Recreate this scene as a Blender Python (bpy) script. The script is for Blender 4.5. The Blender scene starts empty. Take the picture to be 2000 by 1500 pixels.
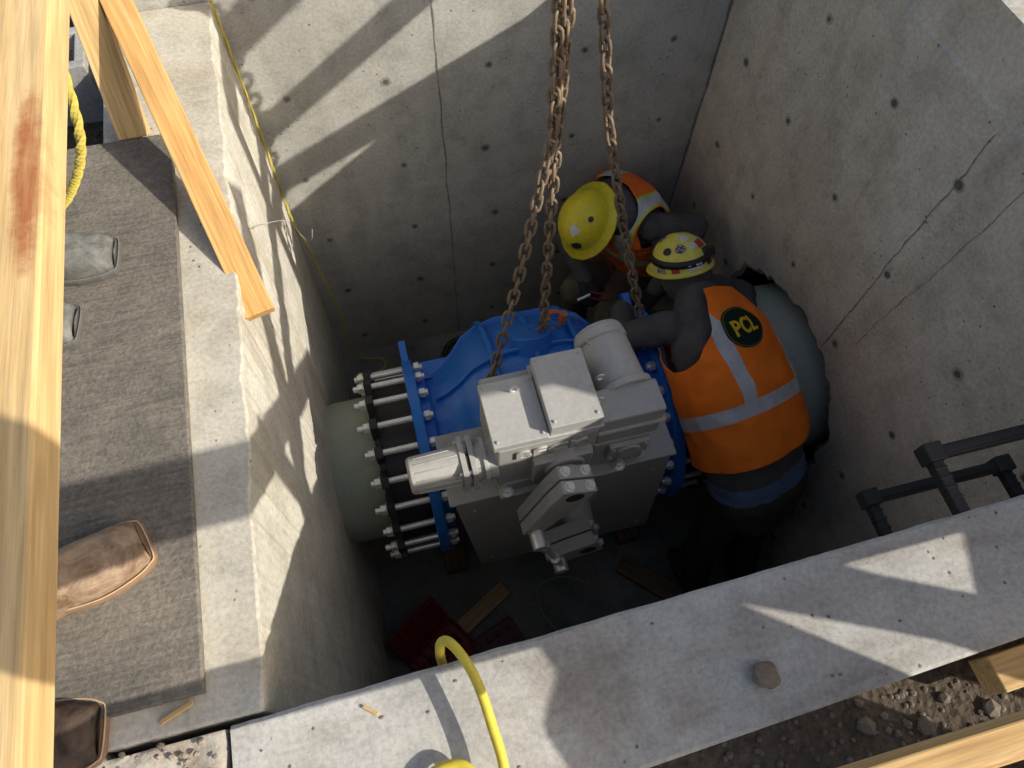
import bpy, bmesh, math, random
from mathutils import Vector as V, Matrix, noise
from mathutils.bvhtree import BVHTree
random.seed(7)
sc = bpy.context.scene
COL = sc.collection
pi = math.pi
# ------------------------------------------------------------------ materials
class Mt:
    def __init__(s, name, rough=.6, metal=0, color=None, spec=.5):
        s.m = bpy.data.materials.new(name); s.m.use_nodes = True
        s.nt = s.m.node_tree; s.b = s.nt.nodes['Principled BSDF']
        s.tc = s.nt.nodes.new('ShaderNodeTexCoord')
        s.b.inputs['Roughness'].default_value = rough
        s.b.inputs['Metallic'].default_value = metal
        s.b.inputs['Specular IOR Level'].default_value = spec
        if color: s.b.inputs['Base Color'].default_value = (*color, 1)
    def L(s, a, b): s.nt.links.new(a, b)
    def vec(s, scale=(1, 1, 1), src='Object', rot=(0, 0, 0)):
        n = s.nt.nodes.new('ShaderNodeMapping'); n.inputs['Scale'].default_value = scale
        n.inputs['Rotation'].default_value = rot
        s.L(s.tc.outputs[src], n.inputs['Vector']); return n.outputs[0]
    def noise(s, scale, detail=6, rough=.6, vec=None, dist=0):
        n = s.nt.nodes.new('ShaderNodeTexNoise'); n.inputs['Scale'].default_value = scale
        n.inputs['Detail'].default_value = detail; n.inputs['Roughness'].default_value = rough
        n.inputs['Distortion'].default_value = dist
        s.L(vec if vec else s.tc.outputs['Object'], n.inputs['Vector']); return n.outputs['Fac']
    def vor(s, scale, vec=None, feature='F1'):
        n = s.nt.nodes.new('ShaderNodeTexVoronoi'); n.inputs['Scale'].default_value = scale; n.feature = feature
        s.L(vec if vec else s.tc.outputs['Object'], n.inputs['Vector']); return n.outputs['Distance']
    def ramp(s, fac, stops):
        n = s.nt.nodes.new('ShaderNodeValToRGB'); cr = n.color_ramp
        while len(cr.elements) < len(stops): cr.elements.new(.5)
        for e, (p, c) in zip(cr.elements, stops):
            e.position = p; e.color = (*c, 1) if hasattr(c, '__len__') else (c, c, c, 1)
        s.L(fac, n.inputs[0]); return n.outputs[0]
    def mix(s, fac, a, b, mode='MIX'):
        n = s.nt.nodes.new('ShaderNodeMix'); n.data_type = 'RGBA'; n.blend_type = mode
        for i, v in ((0, fac), (6, a), (7, b)):
            if hasattr(v, 'links') or hasattr(v, 'is_linked'): s.L(v, n.inputs[i])
            elif i == 0: n.inputs[0].default_value = v
            else: n.inputs[i].default_value = (*v, 1)
        return n.outputs[2]
    def math(s, op, a, b=None):
        n = s.nt.nodes.new('ShaderNodeMath'); n.operation = op
        for i, v in ((0, a), (1, b)):
            if v is None: continue
            if hasattr(v, 'is_linked'): s.L(v, n.inputs[i])
            else: n.inputs[i].default_value = v
        return n.outputs[0]
    def blob(s, c, r, jit=.5, nscale=12):
        sp = s.nt.nodes.new('ShaderNodeSeparateXYZ'); s.L(s.tc.outputs['Object'], sp.inputs[0]); acc = None
        for k in range(3):
            if r[k] is None: continue
            q = s.math('POWER', s.math('ABSOLUTE', s.math('DIVIDE', s.math('SUBTRACT', sp.outputs[k], c[k]), r[k])), 2.0)
            acc = q if acc is None else s.math('ADD', acc, q)
        n = s.math('MULTIPLY', s.math('SUBTRACT', s.noise(nscale, 8, .75), .5), jit * 5)
        return s.ramp(s.math('ADD', acc, n), [(.2, 1), (1.0, 0)])
    def col(s, c): s.L(c, s.b.inputs['Base Color'])
    def rgh(s, c): s.L(c, s.b.inputs['Roughness'])
    def bump(s, h, strength=.3, dist=.01):
        n = s.nt.nodes.new('ShaderNodeBump'); n.inputs['Strength'].default_value = strength
        n.inputs['Distance'].default_value = dist; s.L(h, n.inputs['Height']); s.L(n.outputs[0], s.b.inputs['Normal'])

def concrete(name, c1, c2, stain=(.2, .17, .13), pits=True, stainamt=.5, streak=(6, 6, .7), bump=.35, blobs=()):
    m = Mt(name, .88, spec=.25)
    big = m.noise(1.3, 8, .6, dist=.4)
    c = m.ramp(big, [(.32, c1), (.68, c2)])
    st = m.noise(1, 7, .65, m.vec(streak))
    c = m.mix(m.ramp(st, [(.48, 0), (.76, stainamt)]), c, stain)
    for bc, br, bcol, amt in blobs: c = m.mix(m.math('MULTIPLY', m.blob(bc, br), amt), c, bcol)
    med = m.noise(9, 8, .7)
    c = m.mix(1, c, m.ramp(med, [(.3, .76), (.52, 1.0), (.75, 1.1)]), 'MULTIPLY')
    fine = m.noise(90, 4, .7)
    c = m.mix(1, c, m.ramp(fine, [(.3, .76), (.6, 1.04)]), 'MULTIPLY')
    h = m.math('ADD', m.math('MULTIPLY', med, .5), m.math('MULTIPLY', fine, .35))
    if pits:
        v = m.vor(26); gate = m.noise(5, 2)
        p = m.math('MULTIPLY', m.ramp(v, [(.05, 1), (.12, 0)]), m.ramp(gate, [(.44, 0), (.54, 1)]))
        c = m.mix(m.math('MULTIPLY', p, .8), c, (.07, .062, .05))
        h = m.math('SUBTRACT', h, p)
    m.col(c); m.bump(h, bump, .006); return m.m

def wood(name, c1, c2, c3, knot=(.20, .08, .03), red=.6, stain=None):
    m = Mt(name, .7, spec=.3)
    v = m.vec((1.6, 26, 26)); g = m.noise(1, 6, .6, v, .8)
    g2 = m.noise(1, 4, .6, m.vec((7, 150, 150)))
    c = m.ramp(g, [(.3, c1), (.52, c2), (.72, c3)])
    c = m.mix(1, c, m.ramp(g2, [(.3, .72), (.6, 1.06)]), 'MULTIPLY')
    k = m.vor(1, m.vec((3.2, 11, 11)))
    c = m.mix(m.ramp(k, [(.10, .9), (.2, 0)]), c, knot)
    if red:
        big = m.noise(1, 5, .65, m.vec((1.7, 13, 13)), .6)
        c = m.mix(m.ramp(big, [(.60, 0), (.68, red)]), c, (.34, .10, .03))
    if stain:
        gate = m.ramp(g, [(.40, .25), (.55, 1)])
        c = m.mix(m.math('MULTIPLY', m.math('MULTIPLY', m.blob(*stain, jit=.4, nscale=28), gate), .9), c, (.36, .11, .035))
    m.col(c); m.bump(m.math('ADD', g, g2), .25, .003); return m.m

def painted(name, c, rough=.35, dirt=.25, dcol=(.12, .11, .09), metal=0, bump=.06):
    m = Mt(name, rough, metal)
    a = m.noise(6, 8, .7); b = m.noise(60, 3)
    cc = m.mix(m.ramp(a, [(.47, 0), (.75, dirt)]), c, dcol)
    cc = m.mix(1, cc, m.ramp(b, [(.3, .9), (.7, 1.05)]), 'MULTIPLY')
    m.col(cc); m.rgh(m.ramp(a, [(.3, rough), (.8, min(1, rough + .3))])); m.bump(b, bump, .003); return m.m

def cloth(name, c, fuzz=.25, scale=260):
    m = Mt(name, .92, spec=.15)
    a = m.noise(9, 6, .65); b = m.noise(scale, 2)
    cc = m.mix(1, c, m.ramp(a, [(.25, 1 - fuzz), (.75, 1 + fuzz)]), 'MULTIPLY')
    cc = m.mix(1, cc, m.ramp(b, [(.3, .8), (.7, 1.1)]), 'MULTIPLY')
    m.col(cc); m.bump(m.math('ADD', m.math('MULTIPLY', a, 2), b), .35, .006); return m.m

C_BACK = concrete('concrete_formed', (.42, .412, .37), (.55, .54, .485), stainamt=.45, stain=(.26, .25, .22), blobs=[((.9, 2.2, -1.6), (.9, None, .5), (.30, .29, .26), .4)])
C_RIGHT = concrete('concrete_tan', (.56, .505, .415), (.71, .645, .54), stain=(.40, .33, .245), stainamt=.6)
C_LEFT = concrete('concrete_left', (.52, .49, .405), (.66, .625, .53), stain=(.42, .34, .22), stainamt=.7)
C_TOP = concrete('concrete_trowelled', (.46, .45, .415), (.59, .575, .53), stain=(.25, .19, .14), stainamt=.7, streak=(2.2, 9, 6), blobs=[((.20, .09, 0), (.12, .14, None), (.24, .17, .11), .4), ((.36, .02, 0), (.07, .07, None), (.28, .20, .14), .3), ((.62, .12, 0), (.18, .06, None), (.33, .27, .21), .35)])
C_ROUGH = concrete('concrete_rough', (.34, .30, .25), (.52, .48, .41), stain=(.20, .13, .08), stainamt=.95, streak=(9, 9, 9), bump=.9)
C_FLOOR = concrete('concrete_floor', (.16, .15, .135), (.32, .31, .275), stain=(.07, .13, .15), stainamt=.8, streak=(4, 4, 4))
DARK = Mt('opening_shade', .95, color=(.02, .018, .016)).m  # near-black colour painted as the shade inside the pipe opening
HOLE = concrete('tie_hole_shade', (.10, .095, .085), (.17, .165, .15), pits=False)  # dark discs stand in for the shade of recessed tie holes
HALO = concrete('tie_hole_halo', (.28, .275, .245), (.38, .37, .335), pits=False)
SEAM = concrete('seam_dark', (.17, .16, .14), (.28, .27, .24), pits=False)
WOOD = wood('pine_lumber', (.52, .31, .12), (.68, .46, .20), (.74, .54, .28))
WOODR = wood('pine_rail', (.54, .33, .13), (.70, .48, .22), (.76, .57, .31), red=0, stain=((1.29, -.056, 0), (.12, .015, None)))
WOODO = wood('pine_lumber_orange', (.50, .26, .08), (.62, .36, .13), (.68, .44, .18), red=.3)
WOODG = wood('old_lumber', (.14, .09, .05), (.21, .14, .08), (.26, .18, .11))
PLY = wood('plywood', (.42, .27, .13), (.5, .34, .18), (.56, .4, .22), red=0)
BLUE = painted('blue_epoxy', (.015, .155, .58), .2, .10, (.10, .14, .2))
GREY = painted('grey_enamel', (.40, .395, .37), .36, .22, (.22, .21, .17))
GREYL = painted('grey_enamel_light', (.46, .455, .425), .33, .2, (.28, .27, .22))
GREYD = painted('grey_panel', (.36, .36, .345), .42, .3, (.2, .2, .17))
ZINC = painted('zinc_steel', (.85, .84, .80), .25, .12, (.35, .32, .25), metal=.7)
BLACK = painted('black_iron', (.02, .02, .02), .42, .3, (.10, .09, .075))
PIPE = painted('green_pipe_coating', (.34, .375, .30), .6, .8, (.46, .43, .35), bump=.3)
PIPE2 = painted('grey_pipe_coating', (.40, .44, .38), .5, .7, (.52, .49, .41), bump=.3)
RUST = painted('rusty_chain_steel', (.25, .185, .12), .55, .9, (.12, .085, .06), metal=.3, bump=.4)
RED = painted('red_plastic', (.24, .012, .012), .45, .4)
HOSE = painted('yellow_hose', (.78, .62, .06), .4, .15)
ROPE = painted('yellow_rope', (.55, .45, .08), .8, .5, (.22, .20, .08), bump=.3)
WHITE = painted('pale_wire', (.5, .5, .47), .5, .1)
ORANGEP = painted('orange_paint', (.48, .15, .06), .5, .6)
HAT1 = painted('yellow_hard_hat', (.80, .68, .03), .32, .3, (.45, .38, .1))
HAT2 = painted('bright_yellow_hat', (.80, .74, .12), .32, .25, (.5, .44, .12))
GREYC = cloth('grey_hoodie_cloth', (.10, .094, .097))
PANTB = cloth('dark_brown_trousers', (.060, .050, .040))
PANTT = cloth('olive_trousers', (.17, .15, .11), .4)
BLUEC = cloth('blue_shirt_cloth', (.11, .165, .26))
DENIM = cloth('denim', (.09, .13, .22))
GLOVE = cloth('black_gloves', (.035, .035, .037))
SKIN = Mt('skin', .55, color=(.42, .24, .16)).m
EYE = Mt('eye', .2, color=(.05, .04, .035)).m
SHOE = painted('boot_leather_dark', (.07, .05, .035), .6, .4)

# ------------------------------------------------------------------ mesh helpers
def finish(name, src, mats, parent=None, label=None, cat=None, group=None, kind=None, smooth=False, bevel=0, mw=None, seg=2):
    if isinstance(src, bmesh.types.BMesh):
        me = bpy.data.meshes.new(name); src.normal_update(); src.to_mesh(me); src.free()
    else:
        me = src; me.name = name; me.materials.clear()
    if not isinstance(mats, (list, tuple)): mats = [mats]
    for x in mats: me.materials.append(x)
    o = bpy.data.objects.new(name, me); COL.objects.link(o)
    if mw is not None: o.matrix_world = mw
    if parent: o.parent = parent
    if smooth:
        me.shade_smooth()
        if smooth != 'all':
            try: me.set_sharp_from_angle(angle=math.radians(38))
            except Exception: pass
    if bevel:
        b = o.modifiers.new('bevel', 'BEVEL'); b.width = bevel; b.segments = seg; b.limit_method = 'ANGLE'; b.angle_limit = math.radians(40)
    for k, v in (('label', label), ('category', cat), ('group', group), ('kind', kind)):
        if v: o[k] = v
    return o
def thing(name, label, cat, group=None):
    e = bpy.data.objects.new(name, None); COL.objects.link(e); e.empty_display_size = .1
    e['label'] = label; e['category'] = cat
    if group: e['group'] = group
    return e
def box(bm, x0, x1, y0, y1, z0, z1, mi=0, M=None):
    vs = [bm.verts.new((x, y, z)) for z in (z0, z1) for y in (y0, y1) for x in (x0, x1)]
    if M is not None:
        for v in vs: v.co = M @ v.co
    for q in ((0, 2, 3, 1), (4, 5, 7, 6), (0, 1, 5, 4), (2, 6, 7, 3), (0, 4, 6, 2), (1, 3, 7, 5)):
        f = bm.faces.new([vs[i] for i in q]); f.material_index = mi
    return vs
def frame(d):
    d = V(d).normalized(); a = V((0, 0, 1)) if abs(d.z) < .9 else V((1, 0, 0))
    u = d.cross(a).normalized(); return d, u, d.cross(u).normalized()
def cyl(bm, p0, p1, r0, r1=None, seg=24, mi=0, phase=0):
    if r1 is None: r1 = r0
    p0 = V(p0); p1 = V(p1); d, u, w = frame(p1 - p0)
    A = []; B = []
    for i in range(seg):
        a = 2 * pi * i / seg + phase; k = u * math.cos(a) + w * math.sin(a)
        A.append(bm.verts.new(p0 + k * r0)); B.append(bm.verts.new(p1 + k * r1))
    for i in range(seg):
        j = (i + 1) % seg; f = bm.faces.new((A[j], A[i], B[i], B[j])); f.material_index = mi
    f = bm.faces.new(A); f.material_index = mi
    f = bm.faces.new(B[::-1]); f.material_index = mi
def tube(bm, pts, r, seg=8, mi=0, sub=4, twist=0, r2=None):
    P = [V(p) for p in pts]
    if sub > 1:
        Q = []
        for i in range(len(P) - 1):
            a = P[max(i - 1, 0)]; b = P[i]; c = P[i + 1]; d = P[min(i + 2, len(P) - 1)]
            for k in range(sub):
                t = k / sub
                Q.append(.5 * ((2 * b) + (c - a) * t + (2 * a - 5 * b + 4 * c - d) * t * t + (3 * b - a - 3 * c + d) * t ** 3))
        Q.append(P[-1]); P = Q
    rings = []; up = V((.3, .2, 1))
    for i, p in enumerate(P):
        t = (P[min(i + 1, len(P) - 1)] - P[max(i - 1, 0)]).normalized()
        u = (up - t * up.dot(t))
        if u.length < 1e-4: u = V((1, 0, 0)) - t * t.x
        u.normalize(); up = u; w = t.cross(u)
        ring = []
        for k in range(seg):
            a = 2 * pi * k / seg + twist * i; rr = r if r2 is None else (r if k % 2 else r2)
            ring.append(bm.verts.new(p + (u * math.cos(a) + w * math.sin(a)) * rr))
        rings.append(ring)
    for a, b in zip(rings, rings[1:]):
        for k in range(seg):
            j = (k + 1) % seg; f = bm.faces.new((a[k], a[j], b[j], b[k])); f.material_index = mi
    bm.faces.new(rings[0][::-1]).material_index = mi; bm.faces.new(rings[-1]).material_index = mi
def revolve_x(bm, prof, cy, cz, seg=64, mi=0, fy=1, closed=False):
    rings = []
    for x, r in prof:
        ring = []
        for i in range(seg):
            a = 2 * pi * i / seg; y = r * math.cos(a)
            if y < 0: y *= fy
            ring.append(bm.verts.new((x, cy + y, cz + r * math.sin(a))))
        rings.append(ring)
    R = rings + ([rings[0]] if closed else [])
    for a, b in zip(R, R[1:]):
        for k in range(seg):
            j = (k + 1) % seg; bm.faces.new((a[k], a[j], b[j], b[k])).material_index = mi
    if not closed:
        bm.faces.new(rings[0][::-1]).material_index = mi; bm.faces.new(rings[-1]).material_index = mi
def sphere(bm, c, r, seg=12, M=None, mi=0):
    res = bmesh.ops.create_uvsphere(bm, u_segments=seg, v_segments=max(6, seg // 2), radius=1)
    S = Matrix.Diagonal((*(r if hasattr(r, '__len__') else (r, r, r)), 1))
    T = Matrix.Translation(V(c)) @ (M.to_4x4() if M is not None else Matrix.Identity(4)) @ S
    for v in res['verts']:
        v.co = T @ v.co
        for f in v.link_faces: f.material_index = mi
def lumber(name, p0, p1, w, t, up=(0, 0, 1), mat=None, parent=None, **kw):
    p0 = V(p0); p1 = V(p1); d = (p1 - p0); Ln = d.length; d.normalize()
    s = V(up).cross(d).normalized(); u = d.cross(s)
    M = Matrix((( d.x, s.x, u.x, p0.x), (d.y, s.y, u.y, p0.y), (d.z, s.z, u.z, p0.z), (0, 0, 0, 1)))
    bm = bmesh.new(); box(bm, 0, Ln, -w / 2, w / 2, -t / 2, t / 2)
    return finish(name, bm, mat or WOOD, parent, bevel=.003, mw=M, **kw)
def text_mesh(s, size, ext=.002, sp=1.0):
    cu = bpy.data.curves.new('txt', 'FONT'); cu.body = s; cu.size = size; cu.extrude = ext; cu.align_x = 'CENTER'; cu.align_y = 'CENTER'
    cu.offset = size * .025; cu.space_character = sp
    o = bpy.data.objects.new('txt', cu); COL.objects.link(o); bpy.context.view_layer.update()
    me = bpy.data.meshes.new_from_object(o.evaluated_get(bpy.context.evaluated_depsgraph_get()))
    bpy.data.objects.remove(o); return me

# ------------------------------------------------------------------ setting
XL, YB, YF, ZF = -.36, 2.2, .19, -2.15
def XR(y): return 1.43 + .053 * (YB - y)
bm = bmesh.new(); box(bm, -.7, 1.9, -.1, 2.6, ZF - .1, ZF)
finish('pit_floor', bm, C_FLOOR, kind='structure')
bm = bmesh.new()
def gring(bm, a, b, za, zb):
    def rect(r, z): return [bm.verts.new((x, y, z)) for x, y in ((r[0], r[2]), (r[1], r[2]), (r[1], r[3]), (r[0], r[3]))]
    A = rect(a, za) if not isinstance(a[0], bmesh.types.BMVert) else a
    B = rect(b, zb)
    for i in range(4):
        j = (i + 1) % 4; bm.faces.new((A[i], A[j], B[j], B[i]))
    return B
B = gring(bm, (-.62, 1.62, .02, 2.4), (-4, 5, -4, 6), -.22, -.22)
gring(bm, B, (-400, 400, -400, 400), 0, -.22)
m = Mt('ground_soil', .95, spec=.1)
a = m.noise(3, 8, .65); b = m.noise(45, 6, .7); v = m.vor(60)
c = m.ramp(a, [(.3, (.11, .085, .065)), (.7, (.22, .18, .14))])
c = m.mix(1, c, m.ramp(b, [(.25, .55), (.7, 1.2)]), 'MULTIPLY'); m.col(c)
m.bump(m.math('ADD', b, m.math('MULTIPLY', v, .6)), .9, .02); SOIL = m.m
finish('ground', bm, SOIL, kind='structure')

def tie(bm, c, n, mi_h, mi_halo):
    n = V(n).normalized(); c = V(c); s = random.uniform(.8, 1.25)
    cyl(bm, c - n * .004, c + n * .0010, .0185 * s, None, 16, mi_halo); cyl(bm, c - n * .004, c + n * .0018, random.uniform(.008, .0125) * s, None, 14, mi_h)
def seam(bm, p0, p1, side, w, n, off, mi, k=24):
    p0 = V(p0); p1 = V(p1); side = V(side); n = V(n); prev = None; dr = 0
    for i in range(k + 1):
        dr = dr * .8 + random.uniform(-.003, .003)
        t = i / k; p = p0.lerp(p1, t) + n * off + side * dr; ww = w * random.uniform(.3, 1.2)
        cur = (bm.verts.new(p - side * ww), bm.verts.new(p + side * ww))
        if prev: bm.faces.new((prev[0], prev[1], cur[1], cur[0])).material_index = mi
        prev = cur
bm = bmesh.new(); box(bm, -.66, 1.75, YB, YB + .3, ZF - .05, .36)
for x in (-.22, .148, .512, .877, 1.24):
    for z in (.01, -.39, -.787, -1.18, -1.575, -1.97):
        tie(bm, (x + random.uniform(-.025, .025), YB, z + random.uniform(-.015, .015)), (0, -1, 0), 1, 3)
seam(bm, (.325, YB, .3), (.315, YB, ZF), (1, 0, 0), .0025, (0, -1, 0), .0018, 2, 60)
seam(bm, (1.42, YB, .3), (1.42, YB, ZF), (1, 0, 0), .006, (0, -1, 0), .002, 2, 60)
finish('concrete_wall', bm, [C_BACK, HOLE, SEAM, HALO], label='grey formed concrete pit wall with rows of tie holes', cat='wall', bevel=0)
# right wall with broken-out pipe hole
bm = bmesh.new(); CY, CZ = 1.17, -1.35; HY, HZ = 1.20, -1.315
y0, y1, z0, z1 = YF - .3, YB + .02, ZF - .05, .205
angs = [2 * pi * i / 96 for i in range(96)] + [math.atan2(z - HZ, y - HY) % (2 * pi) for y in (y0, y1) for z in (z0, z1)]
angs = sorted(set(round(a, 5) for a in angs))
inn = []; inb = []; out = []; mid = []
for a in angs:
    ca, sa = math.cos(a), math.sin(a); ts = []
    if ca > 1e-6: ts.append((y1 - HY) / ca)
    if ca < -1e-6: ts.append((y0 - HY) / ca)
    if sa > 1e-6: ts.append((z1 - HZ) / sa)
    if sa < -1e-6: ts.append((z0 - HZ) / sa)
    t = min(ts); rr = .425 + .04 * noise.noise(V((ca * 4, sa * 4, 3))) + random.uniform(-.009, .009)
    y, z = HY + ca * rr, HZ + sa * rr
    inn.append(bm.verts.new((XR(y) + random.uniform(.002, .012), y, z))); inb.append(bm.verts.new((XR(y) + .24, HY + ca * .40, HZ + sa * .40)))
    r3 = rr + random.uniform(.008, .026); y, z = HY + ca * r3, HZ + sa * r3; mid.append(bm.verts.new((XR(y), y, z)))
    y, z = HY + ca * t, HZ + sa * t; out.append(bm.verts.new((XR(y), y, z)))
n = len(angs)
for i in range(n):
    j = (i + 1) % n
    bm.faces.new((out[i], out[j], mid[j], mid[i])); bm.faces.new((mid[i], mid[j], inn[j], inn[i])).material_index = 2
    f = bm.faces.new((inn[i], inn[j], inb[j], inb[i])); f.material_index = 3
f = bm.faces.new(inb); f.material_index = 3
def quadR(pts, mi=0): bm.faces.new([bm.verts.new(p) for p in pts]).material_index = mi
e = .008; zs = .205
quadR([(XR(y0), y0, zs), (XR(y1), y1, zs), (XR(y1) + e, y1, zs + .008), (XR(y0) + e, y0, zs + .008)])
quadR([(XR(y0) + e, y0, zs + .008), (XR(y1) + e, y1, zs + .008), (XR(y1) + e, y1, .38), (XR(y0) + e, y0, .38)], 0)
quadR([(XR(y0) + e, y0, .38), (XR(y1) + e, y1, .38), (XR(y1) + .28, y1, .38), (XR(y0) + .28, y0, .38)], 4)
quadR([(XR(y0) + .28, y0, .38), (XR(y1) + .28, y1, .38), (XR(y1) + .28, y1, z0), (XR(y0) + .28, y0, z0)])
quadR([(XR(y0), y0, z0), (XR(y0), y0, zs), (XR(y0) + .28, y0, .38), (XR(y0) + .28, y0, z0)])
nr = V((-1, -.053, 0)).normalized()
for y in (2.03, 1.69, 1.345, 1.0, .65, .3):
    for z in (-.01, -.39, -.787, -1.18, -1.575, -1.97):
        yy = y + random.uniform(-.02, .02)
        if (yy - HY) ** 2 + (z - HZ) ** 2 < .22: continue
        tie(bm, (XR(yy), yy, z + random.uniform(-.015, .015)), nr, 1, 5)
seam(bm, (XR(1.02), 1.02, .17), (XR(1.05), 1.05, -.88), (0, 1, 0), .0022, nr, .0015, 2, 70)
seam(bm, (XR(.86), .86, .17), (XR(.95), .95, -.7), (0, 1, 0), .0012, nr, .0015, 2, 50)
HALOT = concrete('tie_hole_halo_tan', (.38, .34, .275), (.48, .44, .365), pits=False)
finish('concrete_wall', bm, [C_RIGHT, HOLE, SEAM, DARK, C_TOP, HALOT], label='tan concrete pit wall broken out around a pipe', cat='wall')
# left wall (inner face very slightly skewed)
def XLf(y): return min(-.352, -.383 + .033 * (y - .19))
bm = bmesh.new(); box(bm, -.66, XL, YF + .002, YB - .002, ZF - .05, 0)
bmesh.ops.subdivide_edges(bm, edges=[e2 for e2 in bm.edges if abs(e2.verts[0].co.y - e2.verts[1].co.y) > 1], cuts=160)
for v in bm.verts:
    if v.co.x > -.4:
        v.co.x = XLf(v.co.y)
        if v.co.z > -.01: v.co.x += .007 * noise.noise(v.co * 9) + .005 * noise.noise(v.co * 40)
finish('concrete_wall', bm, [C_LEFT, HOLE, HALOT], label='sunlit concrete pit wall with flat top under a guardrail', cat='wall', bevel=.005)
bm = bmesh.new(); box(bm, -1.9, -.455, -.55, YF + .045, -.6, -.006)
bmesh.ops.subdivide_edges(bm, edges=bm.edges[:], cuts=70, use_grid_fill=True)
for v in bm.verts:
    if v.co.x > -.67 and v.co.y > YF - .012: v.co.y = min(v.co.y, YF - .012)
    v.co += V((noise.noise(v.co * 14), 0, noise.noise(v.co * 22))) * .009 + V((0, 0, .006 * noise.noise(v.co * 70)))
finish('concrete_slab', bm, C_ROUGH, label='rough broken concrete slab corner beside the pit', cat='slab', smooth='all')
# front wall (slightly skewed)
def yfi(x): return .192 + .0244 * x
def yfo(x): return -.077 + .043 * x
bm = bmesh.new(); NX = 160; rows = []
for i in range(NX + 1):
    x = -.443 + 2.643 * i / NX; w1 = .002 * noise.noise(V((x * 12, 0, 0))) + .0012 * noise.noise(V((x * 60, 0, 0)))
    rows.append([bm.verts.new(p) for p in ((x, yfi(x), ZF - .05), (x, yfi(x) + w1, -.006), (x, yfi(x) - .007 + w1, 0), (x, yfo(x) + .007, 0), (x, yfo(x), -.006), (x, yfo(x), ZF - .05))])
for a, b in zip(rows, rows[1:]):
    for k in range(5): bm.faces.new((a[k], b[k], b[k + 1], a[k + 1]))
bm.faces.new(rows[0]); bm.faces.new(rows[-1][::-1]); bmesh.ops.recalc_face_normals(bm, faces=bm.faces)
finish('concrete_wall', bm, [C_TOP], label='low concrete pit wall with trowelled top and dirt stains', cat='wall')
# platform board
bm = bmesh.new(); box(bm, -1.9, -.478, .245, 1.65, .002, .022)
m = Mt('dark_platform', .9, spec=.15)
g = m.noise(1, 7, .7, m.vec((7, 120, 7))); g2 = m.noise(4, 7, .7); g3 = m.noise(120, 3)
c = m.ramp(g, [(.3, (.11, .10, .085)), (.7, (.22, .20, .17))])
c = m.mix(m.ramp(g2, [(.42, 0), (.72, .7)]), c, (.30, .265, .21))
c = m.mix(1, c, m.ramp(g3, [(.3, .7), (.7, 1.15)]), 'MULTIPLY'); m.col(c); m.bump(m.math('ADD', g, g3), .5, .004)
finish('platform_board', bm, m.m, label='dark weathered textured board covering the pit edge', cat='board', bevel=.003)
bm = bmesh.new(); box(bm, -1.9, -.662, YF + .06, 1.64, -.3, -.001)
finish('concrete_slab', bm, C_TOP, label='concrete slab under the dark platform board', cat='slab')

# gravel on the outside soil
bm = bmesh.new()
for i in range(1700):
    x = random.uniform(.1, 3.0); y = -.07 - abs(random.gauss(0, .4)); r = random.uniform(.003, .009) * (2.4 if random.random() < .06 else 1)
    res = bmesh.ops.create_icosphere(bm, subdivisions=1, radius=r)
    k = V((random.random() * 9, random.random() * 9, 0))
    for v in res['verts']:
        v.co *= 1 + .35 * noise.noise(v.co * 90 + k); v.co.z *= .7; v.co += V((x, y, -.22 + r * .3))
for i in range(260):
    x = random.uniform(-1.6, -.67); y = random.uniform(1.68, 2.9); r = random.uniform(.005, .014)
    res = bmesh.ops.create_icosphere(bm, subdivisions=1, radius=r)
    for v in res['verts']: v.co += V((x, y, -.22 + r * .3))
finish('gravel', bm, concrete('gravel_stone', (.10, .085, .07), (.24, .205, .17), pits=False), kind='stuff', label='loose gravel and soil crumbs beside the wall', cat='gravel')

# ------------------------------------------------------------------ guardrails
gr = thing('wooden_guardrail', 'yellow pine guardrail with a brace fixed to the pit wall', 'guardrail', 'timber guardrails round the pit')
lumber('rail', (-.3405, -.75, .93), (-.3465, 2.7, .955), .14, .04, parent=gr, mat=WOODR)
lumber('brace', (-.322, 1.085, -.065), (-.615, 2.30, .475), .072, .042, parent=gr, mat=WOODO)
lumber('brace', (-.572, 1.665, .012), (-.585, 2.15, .72), .075, .045, up=(0, -.8, .6), parent=gr, mat=WOOD)
lumber('post', (-.60, 2.32, -.22), (-.60, 2.32, .95), .09, .04, up=(1, 0, 0), parent=gr, mat=WOOD)
gf = thing('wooden_guardrail', 'pine guardrail of stacked rails along the low wall', 'guardrail', 'timber guardrails round the pit')
lumber('rail', (.17, -.138, .93), (2.3, -.12, .93), .09, .10, parent=gf)
lumber('rail', (-.2, -.13, .43), (2.3, -.12, .43), .04, .09, parent=gf)
lumber('post', (2.25, -.18, -.22), (2.25, -.18, 1.05), .09, .04, parent=gf, up=(1, 0, 0))
bm = bmesh.new(); box(bm, .175, .44, -.15, -.13, .982, 1.60); finish('shade_panel', bm, PLY, gf, bevel=.002)  # unseen board added to cast a shadow on the left rail
g3 = thing('wooden_guardrail', 'pine guardrail with sloping brace above the high wall', 'guardrail', 'timber guardrails round the pit')  # unseen; placed by its shadow bands, front end added to throw more bars
lumber('rail', (1.75, -.55, .99), (1.75, 2.9, .97), .04, .10, parent=g3)
lumber('rail', (1.75, .55, 1.36), (1.75, 2.9, 1.38), .04, .14, parent=g3)
lumber('brace', (1.75, .60, .87), (1.75, 1.72, .44), .04, .12, parent=g3)
lumber('brace', (1.77, -.5, .95), (1.77, .25, 1.45), .04, .12, parent=g3)
for y in (-.5, .58, 1.75, 2.85): lumber('post', (1.79, y, -.2 if y < 0 or y > 2.3 else .38), (1.79, y, 1.45), .09, .04, parent=g3, up=(1, 0, 0))
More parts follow.
